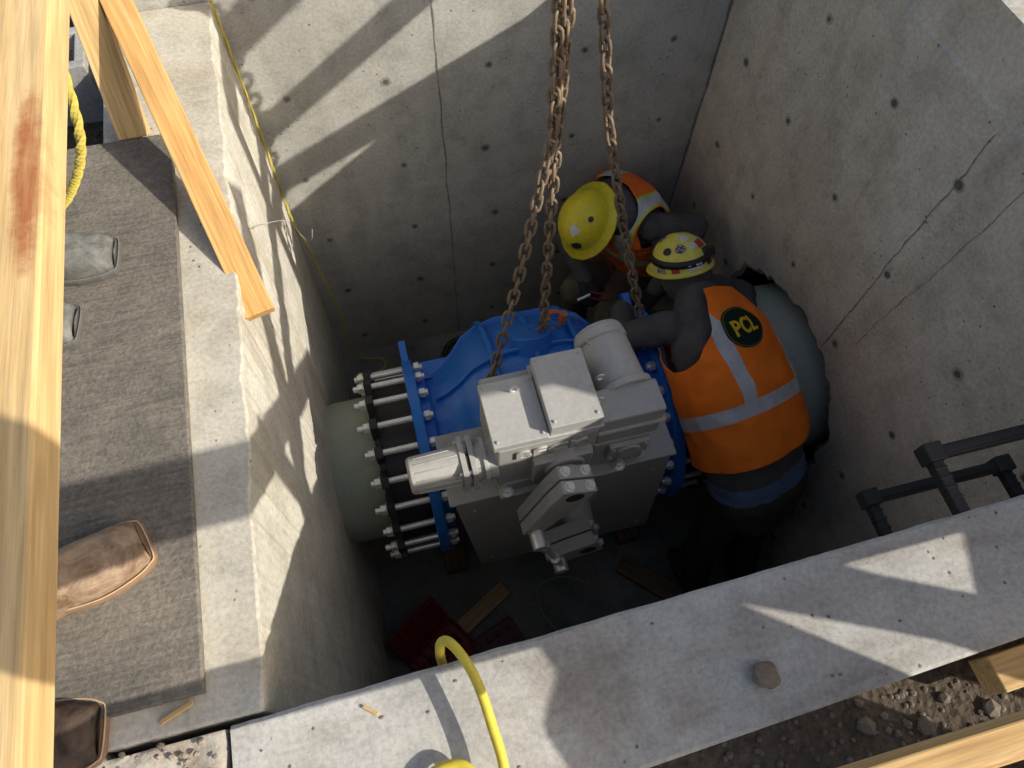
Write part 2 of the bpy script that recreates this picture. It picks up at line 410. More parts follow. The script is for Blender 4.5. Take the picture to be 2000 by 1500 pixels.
lumber('timber_plank', (1.00, -.085, -.13), (2.3, -.04, -.13), .07, .07, label='pine timber lying along the foot of the low wall', cat='timber')
def shadow_ply(pts, lab):  # unseen sheets added, outlines cut to throw shadow shapes on the low wall
    bm = bmesh.new(); A = [bm.verts.new((x, -.45, z)) for x, z in pts]; B2 = [bm.verts.new((x, -.468, z)) for x, z in pts]
    bm.faces.new(A); bm.faces.new(B2[::-1])
    for i in range(len(pts)):
        j = (i + 1) % len(pts); bm.faces.new((A[i], B2[i], B2[j], A[j]))
    bmesh.ops.recalc_face_normals(bm, faces=bm.faces)
    finish('shadow_plywood', bm, PLY, label=lab, cat='plywood', group='unseen plywood added to cast shadows by the pit')
shadow_ply([(1.215, .79), (1.55, .775), (1.467, .504), (1.35, -.22), (.62, -.22), (.72, .30), (.79, .47), (.93, .60), (1.12, .70)], 'unseen plywood outline cut to shadow the low wall')
shadow_ply([(1.555, .775), (1.775, .79), (1.833, .616), (2.09, .77), (2.4, .78), (2.4, -.22), (1.80, -.22), (1.672, .504)], 'unseen notched plywood cut to shadow the low wall')

# ------------------------------------------------------------------ pipes
def simple(name, label, cat, bm, mat, **kw): return finish(name, bm, mat, label=label, cat=cat, **kw)
bm = bmesh.new(); revolve_x(bm, [(-.5, .28), (-.335, .28), (-.33, .283), (-.15, .283), (-.14, .28), (-.06, .28)], CY, CZ, 72)
for v in bm.verts: v.co += V((0, 1, 1)) * .002 * noise.noise(v.co * 12)
simple('steel_pipe', 'pale green coated pipe coming through the pit wall', 'pipe', bm, PIPE, smooth=True)
bm = bmesh.new(); revolve_x(bm, [(1.03, .28), (1.12, .28), (1.15, .31), (1.19, .335), (1.23, .348), (1.30, .355), (1.42, .358), (1.52, .36), (1.67, .36)], CY + .025, CZ + .03, 96)
for v in bm.verts: v.co += V((0, 1, 1)) * .006 * noise.noise(v.co * 6)
simple('steel_pipe', 'grey green coated pipe entering the broken wall opening', 'pipe', bm, PIPE2, smooth=True)

# ------------------------------------------------------------------ valve
val = thing('industrial_valve', 'large blue flanged valve with grey electric actuator in the pit', 'valve')
prof = [(.0, .30), (.07, .305), (.12, .33), (.17, .37), (.22, .425), (.28, .455), (.36, .475), (.56, .475), (.64, .455), (.70, .425), (.75, .37), (.80, .33), (.85, .305), (.93, .30)]
bm = bmesh.new(); revolve_x(bm, prof, CY, CZ, 96, fy=.80)
for xr, hh in ((.30, .014), (.46, .022), (.62, .014)):
    pr = [(xr - .013, .40), (xr - .010, .475 + hh), (xr + .010, .475 + hh), (xr + .013, .40)]
    revolve_x(bm, pr, CY, CZ, 96, fy=.8)
for ang in (5, 40, 75, 110, 145):
    a = math.radians(ang); nn = V((0, math.cos(a), math.sin(a))); tt = V((0, -math.sin(a), math.cos(a))) * .010
    prev = None
    for x, r in prof[1:-1]:
        yy = nn.copy()
        if yy.y < 0: yy.y *= .8
        base = V((x, CY, CZ)) + yy * (r - .03); top = V((x, CY, CZ)) + yy * (r + .021)
        cur = [bm.verts.new(base - tt), bm.verts.new(top - tt * .7), bm.verts.new(top + tt * .7), bm.verts.new(base + tt)]
        if prev:
            for k in range(3): bm.faces.new((prev[k], prev[k + 1], cur[k + 1], cur[k]))
        prev = cur
cyl(bm, (.46, 1.30, CZ + .40), (.46, 1.36, CZ + .475), .085, .08, 32)
finish('valve_body', bm, BLUE, val, smooth=True, bevel=.004)
def flange(x0, x1, xs):
    bm = bmesh.new(); revolve_x(bm, [(x0, .30), (x0, .385), (x0 + .004, .392), (x1 - .004, .392), (x1, .385), (x1, .30)], CY, CZ, 96)
    revolve_x(bm, [(min(x1, xs), .28), (min(x1, xs), .335), (max(x1, xs), .335), (max(x1, xs), .28)] if xs > x1 else [(xs, .28), (xs, .335), (x0, .335), (x0, .28)], CY, CZ, 72)
    finish('flange', bm, BLUE, val, smooth=True)
flange(-.03, .012, .045); flange(.905, .947, .872)
def lug(xc, ang, w, h, t):
    a = math.radians(ang); rad = V((0, math.cos(a), math.sin(a))); tan = V((0, -math.sin(a), math.cos(a)))
    M = Matrix(((1, 0, 0, xc), (0, tan.y, rad.y, CY + rad.y * .38), (0, tan.z, rad.z, CZ + rad.z * .38), (0, 0, 0, 1)))
    bm = bmesh.new()
    pts = [(-w, -.02), (w, -.02), (w * .7, h), (-w * .7, h)]
    A = [bm.verts.new(M @ V((-t, p, q))) for p, q in pts]; B2 = [bm.verts.new(M @ V((t, p, q))) for p, q in pts]
    bm.faces.new(A[::-1]); bm.faces.new(B2)
    for i in range(4):
        j = (i + 1) % 4; bm.faces.new((A[i], A[j], B2[j], B2[i]))
    finish('lifting_lug', bm, BLUE, val, bevel=.004)
lug(-.012, 28, .05, .09, .014); lug(.925, 30, .085, .10, .016); lug(.925, 62, .05, .07, .014)
for xa_, xb_ in ((.03, .2), (.74, .9)):
    bm = bmesh.new(); box(bm, xa_, xb_, 1.40, 1.48, CZ + .19, CZ + .21)
    finish('mounting_foot', bm, BLUE, val, bevel=.004)

def hexn(bm, c, ax, r, h, mi=0):
    ax = V(ax).normalized(); cyl(bm, V(c) - ax * h / 2, V(c) + ax * h / 2, r, r, 6, mi)
def coupling(xa, xb, xring, s, lab):
    cp = thing('pipe_coupling', lab, 'coupling', 'bolted pipe couplings')
    bm = bmesh.new()
    lo, hi = xring - .010, xring + .010
    revolve_x(bm, [(lo, .28), (lo, .318), (hi, .325), (hi, .28)], CY, CZ, 72, closed=True)
    for i in range(22):
        a = 2 * pi * (i + .5) / 22; nn = V((0, math.cos(a), math.sin(a))); tn = V((0, -math.sin(a), math.cos(a)))
        P8 = [V((x, CY, CZ)) + nn * rr + tn * w for x in (lo - .004, hi + .004) for rr, w in ((.31, -.034), (.31, .034), (.386, .020), (.386, -.020))]
        vs = [bm.verts.new(p) for p in P8]
        for q in ((0, 1, 2, 3), (7, 6, 5, 4), (0, 4, 5, 1), (1, 5, 6, 2), (2, 6, 7, 3), (3, 7, 4, 0)): bm.faces.new([vs[k] for k in q])
    bmesh.ops.recalc_face_normals(bm, faces=bm.faces)
    finish('follower_ring', bm, BLACK, cp, bevel=.003)
    bm = bmesh.new(); a0, a1 = sorted((xring, xb)); revolve_x(bm, [(a0, .285), (a0, .31), ((a0 + a1) / 2, .305), (a1, .31), (a1, .285)], CY, CZ, 72)
    finish('sleeve', bm, BLACK, cp, smooth=True)
    for i in range(22):
        a = 2 * pi * (i + .5) / 22; nn = V((0, math.cos(a), math.sin(a))) * .360; c0 = V((0, CY, CZ)) + nn
        bm = bmesh.new(); e1 = xa + random.uniform(-.012, .01)
        cyl(bm, c0 + V((e1, 0, 0)), c0 + V((xb + s * .078, 0, 0)), .0120, None, 12)
        hexn(bm, c0 + V((xring - s * .027, 0, 0)), (1, 0, 0), .0205, .022)
        hexn(bm, c0 + V((xb + s * .056, 0, 0)), (1, 0, 0), .020, .022)
        cyl(bm, c0 + V((xring - s * .018, 0, 0)), c0 + V((xring - s * .014, 0, 0)), .024, None, 14, 0)
        finish('threaded_stud', bm, [ZINC, BLACK], cp, bevel=.0015)
coupling(-.220, -.03, -.170, 1, 'black follower ring with long zinc studs joining pipe and valve')
coupling(1.10, .947, 1.05, -1, 'black coupling ring with zinc studs beside the worker')

# pedestal + actuator
def shear(o_verts, zt):
    for v in o_verts: v.co.x += (zt - v.co.z) * .085
bm = bmesh.new(); box(bm, .045, .775, .75, .98, -1.64, -.80); box(bm, .03, .79, .742, .99, -.80, -.785)
shear(bm.verts, -.79)
for sx in (.1, .72):
    for zz in (-.9, -1.55): hexn(bm, (sx + (-.79 - zz) * .085, .747, zz), (0, 1, 0), .009, .008)
finish('pedestal', bm, GREYD, val, bevel=.004)
act = bpy.data.objects.new('actuator', None); COL.objects.link(act); act.parent = val
bm = bmesh.new()
box(bm, .185, .485, .752, .99, -.72, -.45); box(bm, .21, .46, .745, .99, -.785, -.71)
finish('housing', bm, GREY, act, bevel=.008, seg=3)
bm = bmesh.new(); box(bm, .175, .335, .752, .955, -.448, -.418)
for x, y in ((.19, .767), (.32, .767), (.19, .94), (.32, .94)): hexn(bm, (x, y, -.416), (0, 0, 1), .006, .006)
finish('terminal_cover', bm, GREYL, act, bevel=.006, seg=3)
bm = bmesh.new(); box(bm, .338, .49, .758, .985, -.448, -.380); box(bm, .332, .496, .752, .991, -.448, -.432)
for x, y in ((.352, .775), (.476, .775), (.352, .97), (.476, .97)): hexn(bm, (x, y, -.378), (0, 0, 1), .006, .006)
finish('terminal_cover', bm, GREYL, act, bevel=.006, seg=3)
for p in ((.275, .91, -.415), (.505, .83, -.438), (.53, .9, -.438)):
    bm = bmesh.new(); pts = [V(p) + V((math.cos(t) * .013, 0, math.sin(t) * .013 + .01)) for t in [2 * pi * i / 12 for i in range(13)]]
    tube(bm, pts, .0038, 6, sub=1); finish('lifting_eye', bm, ZINC, act, smooth=True)
tm = text_mesh('BECK', .075, .003)
tm.transform(Matrix.Translation((.345, .7485, -.505)) @ Matrix.Rotation(pi / 2, 4, 'X') @ Matrix.Diagonal((1.2, .85, 1, 1)))
finish('embossed_lettering', tm, GREYL, act)
# upper motor, tilted back
bm = bmesh.new(); cz2 = -.505; TY = Matrix.Translation((.605, .865, cz2)) @ Matrix.Rotation(math.radians(6), 4, 'Z') @ Matrix.Rotation(math.radians(3), 4, 'X')
def ty(y, dx=0, dz=0): return TY @ V((dx, y, dz))
cyl(bm, ty(0), ty(.022), .090, .090, 40); cyl(bm, ty(.02), ty(.175), .078, .078, 40)
cyl(bm, ty(.175), ty(.180), .082, .082, 40); cyl(bm, ty(.180), ty(.21), .083, .080, 40)
for i in range(4):
    a = pi / 4 + i * pi / 2; cyl(bm, ty(.165, math.cos(a) * .078, math.sin(a) * .078), ty(.20, math.cos(a) * .078, math.sin(a) * .078), .006, None, 6)
finish('motor', bm, GREYL, act, smooth=True, bevel=.003)
bm = bmesh.new(); cyl(bm, ty(.21), ty(.222), .080, .074, 40); finish('motor_cap', bm, GREYL, act, smooth=True, bevel=.004)
bm = bmesh.new(); box(bm, .489, .69, .765, .868, -.60, -.44); box(bm, .487, .70, .755, .878, -.52, -.505)
box(bm, .487, .67, .76, .95, -.785, -.595)
finish('gearbox', bm, GREY, act, bevel=.008, seg=3)
bm = bmesh.new(); box(bm, .535, .665, .745, .762, -.70, -.61); cyl(bm, (.60, .75, -.655), (.60, .738, -.655), .040, .037, 32)
for x, z in ((.547, -.622), (.652, -.622), (.547, -.688), (.652, -.688)): hexn(bm, (x, .743, z), (0, 1, 0), .007, .008)
finish('access_cover', bm, GREYL, act, smooth=True, bevel=.004)
bm = bmesh.new(); yy, zz = .80, -.60
cyl(bm, (-.062, yy, zz), (.085, yy, zz), .056, .060, 48); cyl(bm, (-.070, yy, zz), (-.062, yy, zz), .049, .056, 48)
for k in range(7):
    a = -.6 + k * .45; q = V((0, -math.sin(a), math.cos(a))) * .0565; cyl(bm, V((-.05, yy, zz)) + q, V((.08, yy, zz)) + q * 1.06, .0022, None, 6)
for xx in (.085, .112): box(bm, xx, xx + .016, yy - .064, yy + .064, zz - .064, zz + .064)
cyl(bm, (.12, yy, zz), (.19, yy, zz), .057, .062, 32); cyl(bm, (.150, yy, zz), (.162, yy, zz), .069, .069, 32)
for a in range(4):
    sy = (-1, 1, -1, 1)[a] * .052; sz = (-1, -1, 1, 1)[a] * .052; cyl(bm, (.075, yy + sy, zz + sz), (.136, yy + sy, zz + sz), .007, None, 8)
finish('motor', bm, GREYL, act, smooth=True, bevel=.0015)
bm = bmesh.new(); box(bm, .29, .47, .725, .76, -.70, -.545); cyl(bm, (.385, .76, -.60), (.385, .715, -.60), .066, .060, 32); cyl(bm, (.385, .72, -.60), (.385, .66, -.60), .03, None, 20)
box(bm, .19, .60, .725, .80, -.785, -.768)
finish('bearing_housing', bm, GREY, act, smooth=True, bevel=.005)
for x in (.215, .585):
    bm = bmesh.new(); hexn(bm, (x, .745, -.754), (0, 0, 1), .016, .02); cyl(bm, (x, .745, -.768), (x, .745, -.737), .009, None, 10); cyl(bm, (x, .745, -.768), (x, .745, -.764), .022, None, 14)
    finish('hex_bolt', bm, ZINC, act)
def arm(name, pA, pB, wA, wB, y0, y1, bolts, split=True):
    pA = V(pA); pB = V(pB); d = (pB - pA).normalized(); s = V((d.z, 0, -d.x))
    ym = (y0 + y1) / 2
    for ya, yb_ in ((y0, ym - .003), (ym + .003, y1)):
        bm = bmesh.new()
        P = [pA - d * wA * .7 - s * wA, pA - d * wA * .7 + s * wA, pA + d * wA * .9 + s * wA, pB + d * wB * .7 + s * wB, pB + d * wB * .7 - s * wB, pA + d * wA * .9 - s * wA]
        A = [bm.verts.new((p.x, ya, p.z)) for p in P]; B2 = [bm.verts.new((p.x, yb_, p.z)) for p in P]
        bm.faces.new(A); bm.faces.new(B2[::-1])
        for i in range(6):
            j = (i + 1) % 6; bm.faces.new((A[i], B2[i], B2[j], A[j]))
        bmesh.ops.recalc_face_normals(bm, faces=bm.faces)
        finish(name, bm, GREY if ya == y0 else GREYD, act, bevel=.0025)
    bm = bmesh.new(); cyl(bm, (pA.x, y0 - .002, pA.z), (pA.x, y0 + .01, pA.z), wA * .5, None, 28); finish('shaft_end', bm, BLACK, act, smooth=True, bevel=.001)
    for (i, j2) in bolts:
        c = pA - d * wA * .7; top = c + s * wA * i
        bm = bmesh.new(); p = V((top.x, y0 + (y1 - y0) * j2, top.z)) - d * .006
        hexn(bm, p, d, .012, .014); cyl(bm, p + d * .008, p + d * .004, .016, None, 14); finish('hex_bolt', bm, ZINC, act)
arm('crank_arm', (.38, 0, -.565), (.275, 0, -.82), .056, .034, .61, .695, [(-.6, .22), (.6, .22), (-.6, .78), (.6, .78)])
arm('crank_arm', (.475, 0, -1.13), (.37, 0, -1.17), .062, .045, .585, .685, [(-.6, .22), (.6, .22), (-.6, .78), (.6, .78)])
bm = bmesh.new()
cyl(bm, (.28, .58, -.83), (.370, .56, -1.14), .010, None, 12); hexn(bm, (.300, .577, -.895), (.09, -.02, -.31), .020, .035); hexn(bm, (.347, .565, -1.06), (.09, -.02, -.31), .019, .03)
cyl(bm, (.277, .555, -.83), (.277, .62, -.83), .024, None, 20); cyl(bm, (.370, .54, -1.16), (.370, .60, -1.16), .026, None, 20)
cyl(bm, (.40, .60, -1.20), (.405, .60, -1.36), .012, None, 12); hexn(bm, (.405, .60, -1.35), (0, 0, 1), .018, .03)
finish('link_rod', bm, ZINC, act, smooth=True)
bm = bmesh.new(); cyl(bm, (.475, .67, -1.13), (.475, .76, -1.13), .05, .06, 24); finish('valve_stem', bm, GREY, act, smooth=True, bevel=.002)
# ------------------------------------------------------------------ chains
def chain(name, pts, label, pitch=.041, hw=.0150, wr=.0058):
    P = [V(p) for p in pts]; Ls = [(P[i + 1] - P[i]).length for i in range(len(P) - 1)]; T = sum(Ls); k = int(T / pitch)
    def at(s):
        for i, l in enumerate(Ls):
            if s <= l or i == len(Ls) - 1: return P[i].lerp(P[i + 1], min(1, s / l)), (P[i + 1] - P[i]).normalized()
            s -= l
    bm = bmesh.new(); ph = random.random() * 3
    for q in range(k):
        c, d = at((q + .5) * pitch); d, u, w = frame(d)
        a = ph + (q % 2) * pi / 2 + random.uniform(-.18, .18) + q * .03; s = u * math.cos(a) + w * math.sin(a); nrm = d.cross(s)
        hl = pitch / 2 + wr - hw + .001
        loop = []
        for i in range(14):
            t = 2 * pi * i / 14; cx, sx = math.cos(t), math.sin(t)
            off = d * (hl if sx > 0 else -hl) if abs(sx) > .01 else V((0, 0, 0))
            loop.append((c + s * cx * hw + d * sx * hw + off, (s * cx + d * sx)))
        rings = []
        for p, rad in loop:
            rings.append([bm.verts.new(p + (rad * math.cos(b) + nrm * math.sin(b)) * wr) for b in [2 * pi * j / 7 for j in range(7)]])
        for i in range(14):
            A = rings[i]; B2 = rings[(i + 1) % 14]
            for j in range(7): bm.faces.new((A[j], A[(j + 1) % 7], B2[(j + 1) % 7], B2[j]))
    return finish(name, bm, RUST, label=label, cat='chain', group='rusty lifting chains above the valve', smooth='all')
chain('lifting_chain', [(.20, 1.10, -1.12), (.215, 1.115, -.98), (.40, 1.34, -.50), (.535, 1.52, -.10), (.545, 1.585, .25), (.56, 1.60, .7), (.57, 1.60, 1.5)], 'rusty chain slung down in front of the blue valve')
chain('lifting_chain', [(.495, 1.36, -.95), (.50, 1.34, -.80), (.552, 1.53, -.10), (.575, 1.595, .25), (.59, 1.60, .7), (.59, 1.60, 1.5)], 'rusty chain hanging straight down to the valve top')
chain('lifting_chain', [(.535, 1.51, -.27), (.562, 1.555, 0.0), (.565, 1.60, .25), (.575, 1.605, .7), (.58, 1.605, 1.5)], 'short doubled rusty chain length near the hook')
chain('lifting_chain', [(.90, 1.27, -1.10), (.895, 1.30, -.95), (.79, 1.46, -.48), (.715, 1.55, -.10), (.668, 1.60, .25), (.62, 1.61, .7), (.60, 1.61, 1.5)], 'rusty chain hanging to the valve beside the worker')
bm = bmesh.new(); pts = [V((.56, 1.40, -.90)) + V((math.cos(t) * .04, math.sin(t) * .02, math.sin(t) * .03)) for t in [pi * i / 8 for i in range(13)]]
tube(bm, pts, .010, 8, sub=2); cyl(bm, (.52, 1.40, -.905), (.535, 1.40, -.87), .014, None, 12); cyl(bm, (.59, 1.39, -.905), (.60, 1.40, -.865), .016, None, 12)
simple('chain_hook', 'worn orange chain hook resting on the valve top', 'hook', bm, ORANGEP, smooth=True)

# ------------------------------------------------------------------ people
def cap(bm, p0, p1, r0, r1, seg=16):
    p0 = V(p0); p1 = V(p1); sphere(bm, p0, r0, seg); sphere(bm, p1, r1, seg)
    if (p1 - p0).length > 1e-4: cyl(bm, p0, p1, r0, r1, seg)
def loft(bm, secs, lat, grow=0):
    lat = V(lat).normalized(); rings = []; C = [V(s[0]) for s in secs]; seg = 28
    for i, (c, a, b) in enumerate(secs):
        t = (C[min(i + 1, len(C) - 1)] - C[max(i - 1, 0)]).normalized(); l = (lat - t * lat.dot(t)).normalized(); d = t.cross(l)
        ring = []
        for k in range(seg):
            th = 2 * pi * k / seg; x, y = math.cos(th), math.sin(th)
            x = math.copysign(abs(x) ** .85, x); y = math.copysign(abs(y) ** .85, y)
            ring.append(bm.verts.new(V(c) + l * x * (a + grow) + d * y * (b + grow)))
        rings.append(ring)
    for A, B2 in zip(rings, rings[1:]):
        for k in range(seg):
            j = (k + 1) % seg; bm.faces.new((A[k], A[j], B2[j], B2[k]))
    bm.faces.new(rings[0][::-1]); bm.faces.new(rings[-1])
def remesh(bm, vox, wr=.004, wf=7, smooth=2):
    bmesh.ops.recalc_face_normals(bm, faces=bm.faces)
    me = bpy.data.meshes.new('t'); bm.to_mesh(me); bm.free(); o = bpy.data.objects.new('t', me); COL.objects.link(o)
    r = o.modifiers.new('r', 'REMESH'); r.mode = 'VOXEL'; r.voxel_size = vox
    bpy.context.view_layer.update()
    out = bpy.data.meshes.new_from_object(o.evaluated_get(bpy.context.evaluated_depsgraph_get())); bpy.data.objects.remove(o)
    b = bmesh.new(); b.from_mesh(out)
    for _ in range(smooth): bmesh.ops.smooth_vert(b, verts=b.verts, factor=.5, use_axis_x=True, use_axis_y=True, use_axis_z=True)
    b.normal_update()
    if wr:
        for v in b.verts:
            q = v.co * wf; n1 = 1 - abs(noise.noise(V((q.x * 1.0, q.y * 1.6, q.z * 2.2)))) * 2
            v.co += v.normal * (wr * n1 + wr * .5 * noise.noise(v.co * wf * 3))
    return b
def segd(p, a, b):
    ab = b - a; t = max(0, min(1, (p - a).dot(ab) / max(1e-9, ab.dot(ab)))); return (p - a - ab * t).length, t
def helmet(par, M, full, mat, stickers, strap=False):
    def surf(th, ph, k=1.0):
        x, y, z = .114 * math.sin(th) * math.cos(ph), .130 * math.cos(th) * math.cos(ph), .122 * math.sin(ph)
        rid = 1 + .028 * math.exp(-(x / .016) ** 2) * math.cos(ph) ** .3 + .014 * math.exp(-((abs(x) - .045) / .012) ** 2)
        return V((x, y, z)) * rid * k
    bm = bmesh.new(); nt, npn = 64, 16; rings = []
    def brimr(th):
        if full: return .036
        return .006 + .040 * max(0, math.cos(th)) ** 2
    for kf, dz in ((1.0, -.014), (.9, -.008)):
        ring = []
        for i in range(nt):
            th = 2 * pi * i / nt; p = surf(th, 0); dirv = V((p.x, p.y, 0)).normalized(); ring.append(bm.verts.new(p + dirv * brimr(th) * kf + V((0, 0, dz))))
        rings.append(ring)
    for j in range(npn):
        ph = (j / npn) * pi / 2; rings.append([bm.verts.new(surf(2 * pi * i / nt, ph)) for i in range(nt)])
    for A, B2 in zip(rings, rings[1:]):
        for k in range(nt):
            j = (k + 1) % nt; bm.faces.new((A[j], A[k], B2[k], B2[j]))
    top = bm.verts.new((0, 0, .122 * 1.028))
    for k in range(nt): bm.faces.new((rings[-1][(k + 1) % nt], rings[-1][k], top))
    bmesh.ops.recalc_face_normals(bm, faces=bm.faces)
    o = finish('hard_hat', bm, mat, par, smooth='all', mw=M); s = o.modifiers.new('s', 'SOLIDIFY'); s.thickness = .003; s.offset = -1
    for th, ph, w, h, mt, shape in stickers:
        bm = bmesh.new(); n = 8; g = []
        for i in range(n + 1):
            row = []
            for j in range(n + 1):
                u, v = i / n * 2 - 1, j / n * 2 - 1
                if shape == 'round':
                    L = max(abs(u), abs(v)) / max(1e-6, math.hypot(u, v)); u *= L; v *= L
                row.append(bm.verts.new(surf(th + u * w / .125 / max(.3, math.cos(ph)), ph + v * h / .125, 1.014)))
            g.append(row)
        for i in range(n):
            for j in range(n): bm.faces.new((g[i][j], g[i + 1][j], g[i + 1][j + 1], g[i][j + 1]))
        finish('sticker', bm, mt, par, mw=M)
    if strap:
        bm = bmesh.new(); A = []; B2 = []
        for i in range(48):
            th = 2 * pi * i / 48; tl = .38 + .12 * math.cos(th); A.append(bm.verts.new(surf(th, tl - .12, 1.02))); B2.append(bm.verts.new(surf(th, tl + .11, 1.02)))
        for i in range(48):
            j = (i + 1) % 48; bm.faces.new((A[i], A[j], B2[j], B2[i]))
        o = finish('headlamp_strap', bm, BLACK, par, mw=M, smooth='all'); s = o.modifiers.new('s', 'SOLIDIFY'); s.thickness = .003; s.offset = 1
        bm = bmesh.new(); box(bm, .035, .085, -.122, -.084, .03, .068); finish('battery_pack', bm, BLACK, par, mw=M, bevel=.005)
        bm = bmesh.new(); box(bm, -.03, .03, .122, .154, .045, .08); finish('headlamp', bm, BLACK, par, mw=M, bevel=.005)
def basis(f, u, pos):
    f = V(f).normalized(); u = V(u); u = (u - f * u.dot(f)).normalized(); r = f.cross(u)
    return Matrix(((r.x, f.x, u.x, pos[0]), (r.y, f.y, u.y, pos[1]), (r.z, f.z, u.z, pos[2]), (0, 0, 0, 1)))
def hand(add, wr, d, n, lab, curl=.9, side=1, sc_=1.0):
    wr = V(wr); d = V(d).normalized(); n = V(n); n = (n - d * n.dot(d)).normalized(); l = d.cross(n) * side
    for k in (-1, -.33, .33, 1): add('cap', wr + d * .01 + l * k * .018, wr + d * .085 * sc_ + l * k * .028, .014, .0135, lab)
    for k, ln in ((-1, .06), (-.35, .074), (.35, .070), (1, .055)):
        p = wr + d * .088 + l * k * .028
        for sgm, a in ((.42, curl * .6), (.32, curl * 1.2), (.26, curl * 1.7)):
            dv = (d * math.cos(a) + n * math.sin(a)).normalized(); q = p + dv * ln * sgm; add('cap', p, q, .0095, .0085, lab); p = q
    p = wr + d * .03 - l * .026; q = p + (d * .7 - l * .7).normalized() * .04; add('cap', p, q, .012, .0105, lab)
    q2 = q + (d * .8 + n * .5 - l * .1).normalized() * .032; add('cap', q, q2, .0105, .009, lab)
def person(d):
    prims = []; bm = bmesh.new()
    def add(kind, a, b, r0, r1, lab):
        cap(bm, a, b, r0, r1, 12); prims.append((V(a), V(b), r0, r1, lab))
    loft(bm, d['torso'], d['lat'])
    T = d['torso']
    for s0, s1 in zip(T, T[1:]): prims.append((V(s0[0]), V(s1[0]), (s0[1] + s0[2]) / 2, (s1[1] + s1[2]) / 2, 'torso'))
    for sh, el, wr, hd, hn, side in d['arms']:
        add('cap', sh, el, .062, .054, 'sleeve'); add('cap', el, wr, .054, .040, 'sleeve'); hand(add, wr, hd, hn, 'hand', side=side)
        add('cap', sh, V(T[-3][0]), .060, .07, 'sleeve')
    for hip, kn, an, toe in d['legs']:
        add('cap', hip, kn, .098, .070, 'leg'); add('cap', kn, an, .070, .052, 'leg')
        hl = V(an) + (V(an) - V(toe)) * .2; hl.z = V(toe).z; add('cap', an, V(an) - V((0, 0, .03)), .05, .045, 'shoe')
        add('cap', hl, toe, .042, .040, 'shoe')
    H = V(d['head']); f = V(d['hf']).normalized(); u = V(d['hu']); u = (u - f * u.dot(f)).normalized(); r = f.cross(u)
    add('cap', V(T[-2][0]), H - u * .06, .062, .058, d.get('necklab', 'sleeve'))
    MR = Matrix((r, f, u)).transposed()
    sphere(bm, H, (.077, .096, .112), 20, MR); prims.append((H, H, .09, .09, 'skin'))
    sphere(bm, H - u * .07 + f * .025, (.055, .062, .05), 16, MR)
    add('cap', H + f * .09 + u * .005, H + f * .112 - u * .025, .009, .014, 'skin')
    add('cap', H + f * .088 - u * .062 - r * .018, H + f * .088 - u * .062 + r * .018, .008, .008, 'skin')
    for sgn in (-1, 1): sphere(bm, H + r * sgn * .078 - u * .01, (.012, .02, .032), 10, MR)
    if d.get('hood'): sphere(bm, H - u * .02 - f * .02, (.094, .105, .115), 20, MR); prims.append((H - u * .04 - f * .06, H - f * .03, .105, .105, 'sleeve'))
    b = remesh(bm, .0075, .0055, 8, 2)
    mats = d['mats']; keys = ['sleeve', 'leg', 'hand', 'skin', 'shoe', 'shirt']
    for fc in b.faces:
        c = fc.calc_center_median(); best = 9; lab = 'sleeve'
        for a, bb, r0, r1, lb in prims:
            dist, t = segd(c, a, bb); dist -= r0 + (r1 - r0) * t
            if dist < best: best = dist; lab = lb
        if lab == 'torso' or (lab == 'leg' and d.get('shirtw')):
            s = (c - V(T[0][0])).dot((V(T[2][0]) - V(T[0][0])).normalized())
            lab = 'leg' if s < d['belt'] else ('shirt' if s < d['belt'] + d.get('shirtw', .0) else 'sleeve')
        fc.material_index = keys.index(lab)
    par = finish('person', b, [mats[k] for k in keys], smooth='all', label=d['label'], cat='person')
    for sgn in (-1, 1):
        bm = bmesh.new(); sphere(bm, H + f * .089 + r * sgn * .030 + u * .012, .012, 12); finish('eye', bm, EYE, par, smooth='all')
    bm = bmesh.new(); vt = [(V(a), x, y) for a, x, y in T[d['v0']:]]
    loft(bm, vt, d['lat'], d.get('grow', .018))
    for sh, *_ in d['arms']: cap(bm, V(sh), V(T[-3][0]), .086, .094, 16)
    b = remesh(bm, .010, d.get('vwr', .009), 6, 4)
    lat = V(d['lat']).normalized(); ax = (V(T[-3][0]) - V(T[2][0])).normalized(); lat = (lat - ax * lat.dot(ax)).normalized(); shc = V(T[-3][0])
    def cut(co, no): bmesh.ops.bisect_plane(b, geom=b.verts[:] + b.edges[:] + b.faces[:], plane_co=co, plane_no=no, clear_outer=True)
    hem = V(T[0][0]) + (V(T[2][0]) - V(T[0][0])).normalized() * d['hem']
    cut(hem, -(V(T[3][0]) - V(T[1][0])).normalized())
    nk = (V(T[-1][0]) - V(T[-3][0])).normalized(); cut(V(T[-2][0]) + nk * d.get('neck', .0), nk)
    for s in (-1, 1): cut(shc + lat * s * d.get('hole', .172), (lat * s + ax * d.get('tilt', .34)).normalized())
    uv = b.loops.layers.uv.new('UVMap')
    for fc in b.faces:
        for lp in fc.loops:
            q = lp.vert.co - shc; lp[uv].uv = (q.dot(lat), q.dot(ax))
    bv = BVHTree.FromBMesh(b)
    vo = finish('safety_vest', b, d['vest'], par, smooth='all'); s = vo.modifiers.new('s', 'SOLIDIFY'); s.thickness = .004; s.offset = 1
    HM = basis(f, u, H + u * .022)
    helmet(par, HM, d['full'], d['hat'], d['stick'], d.get('strap', False))
    return par, bv, lat, ax, shc
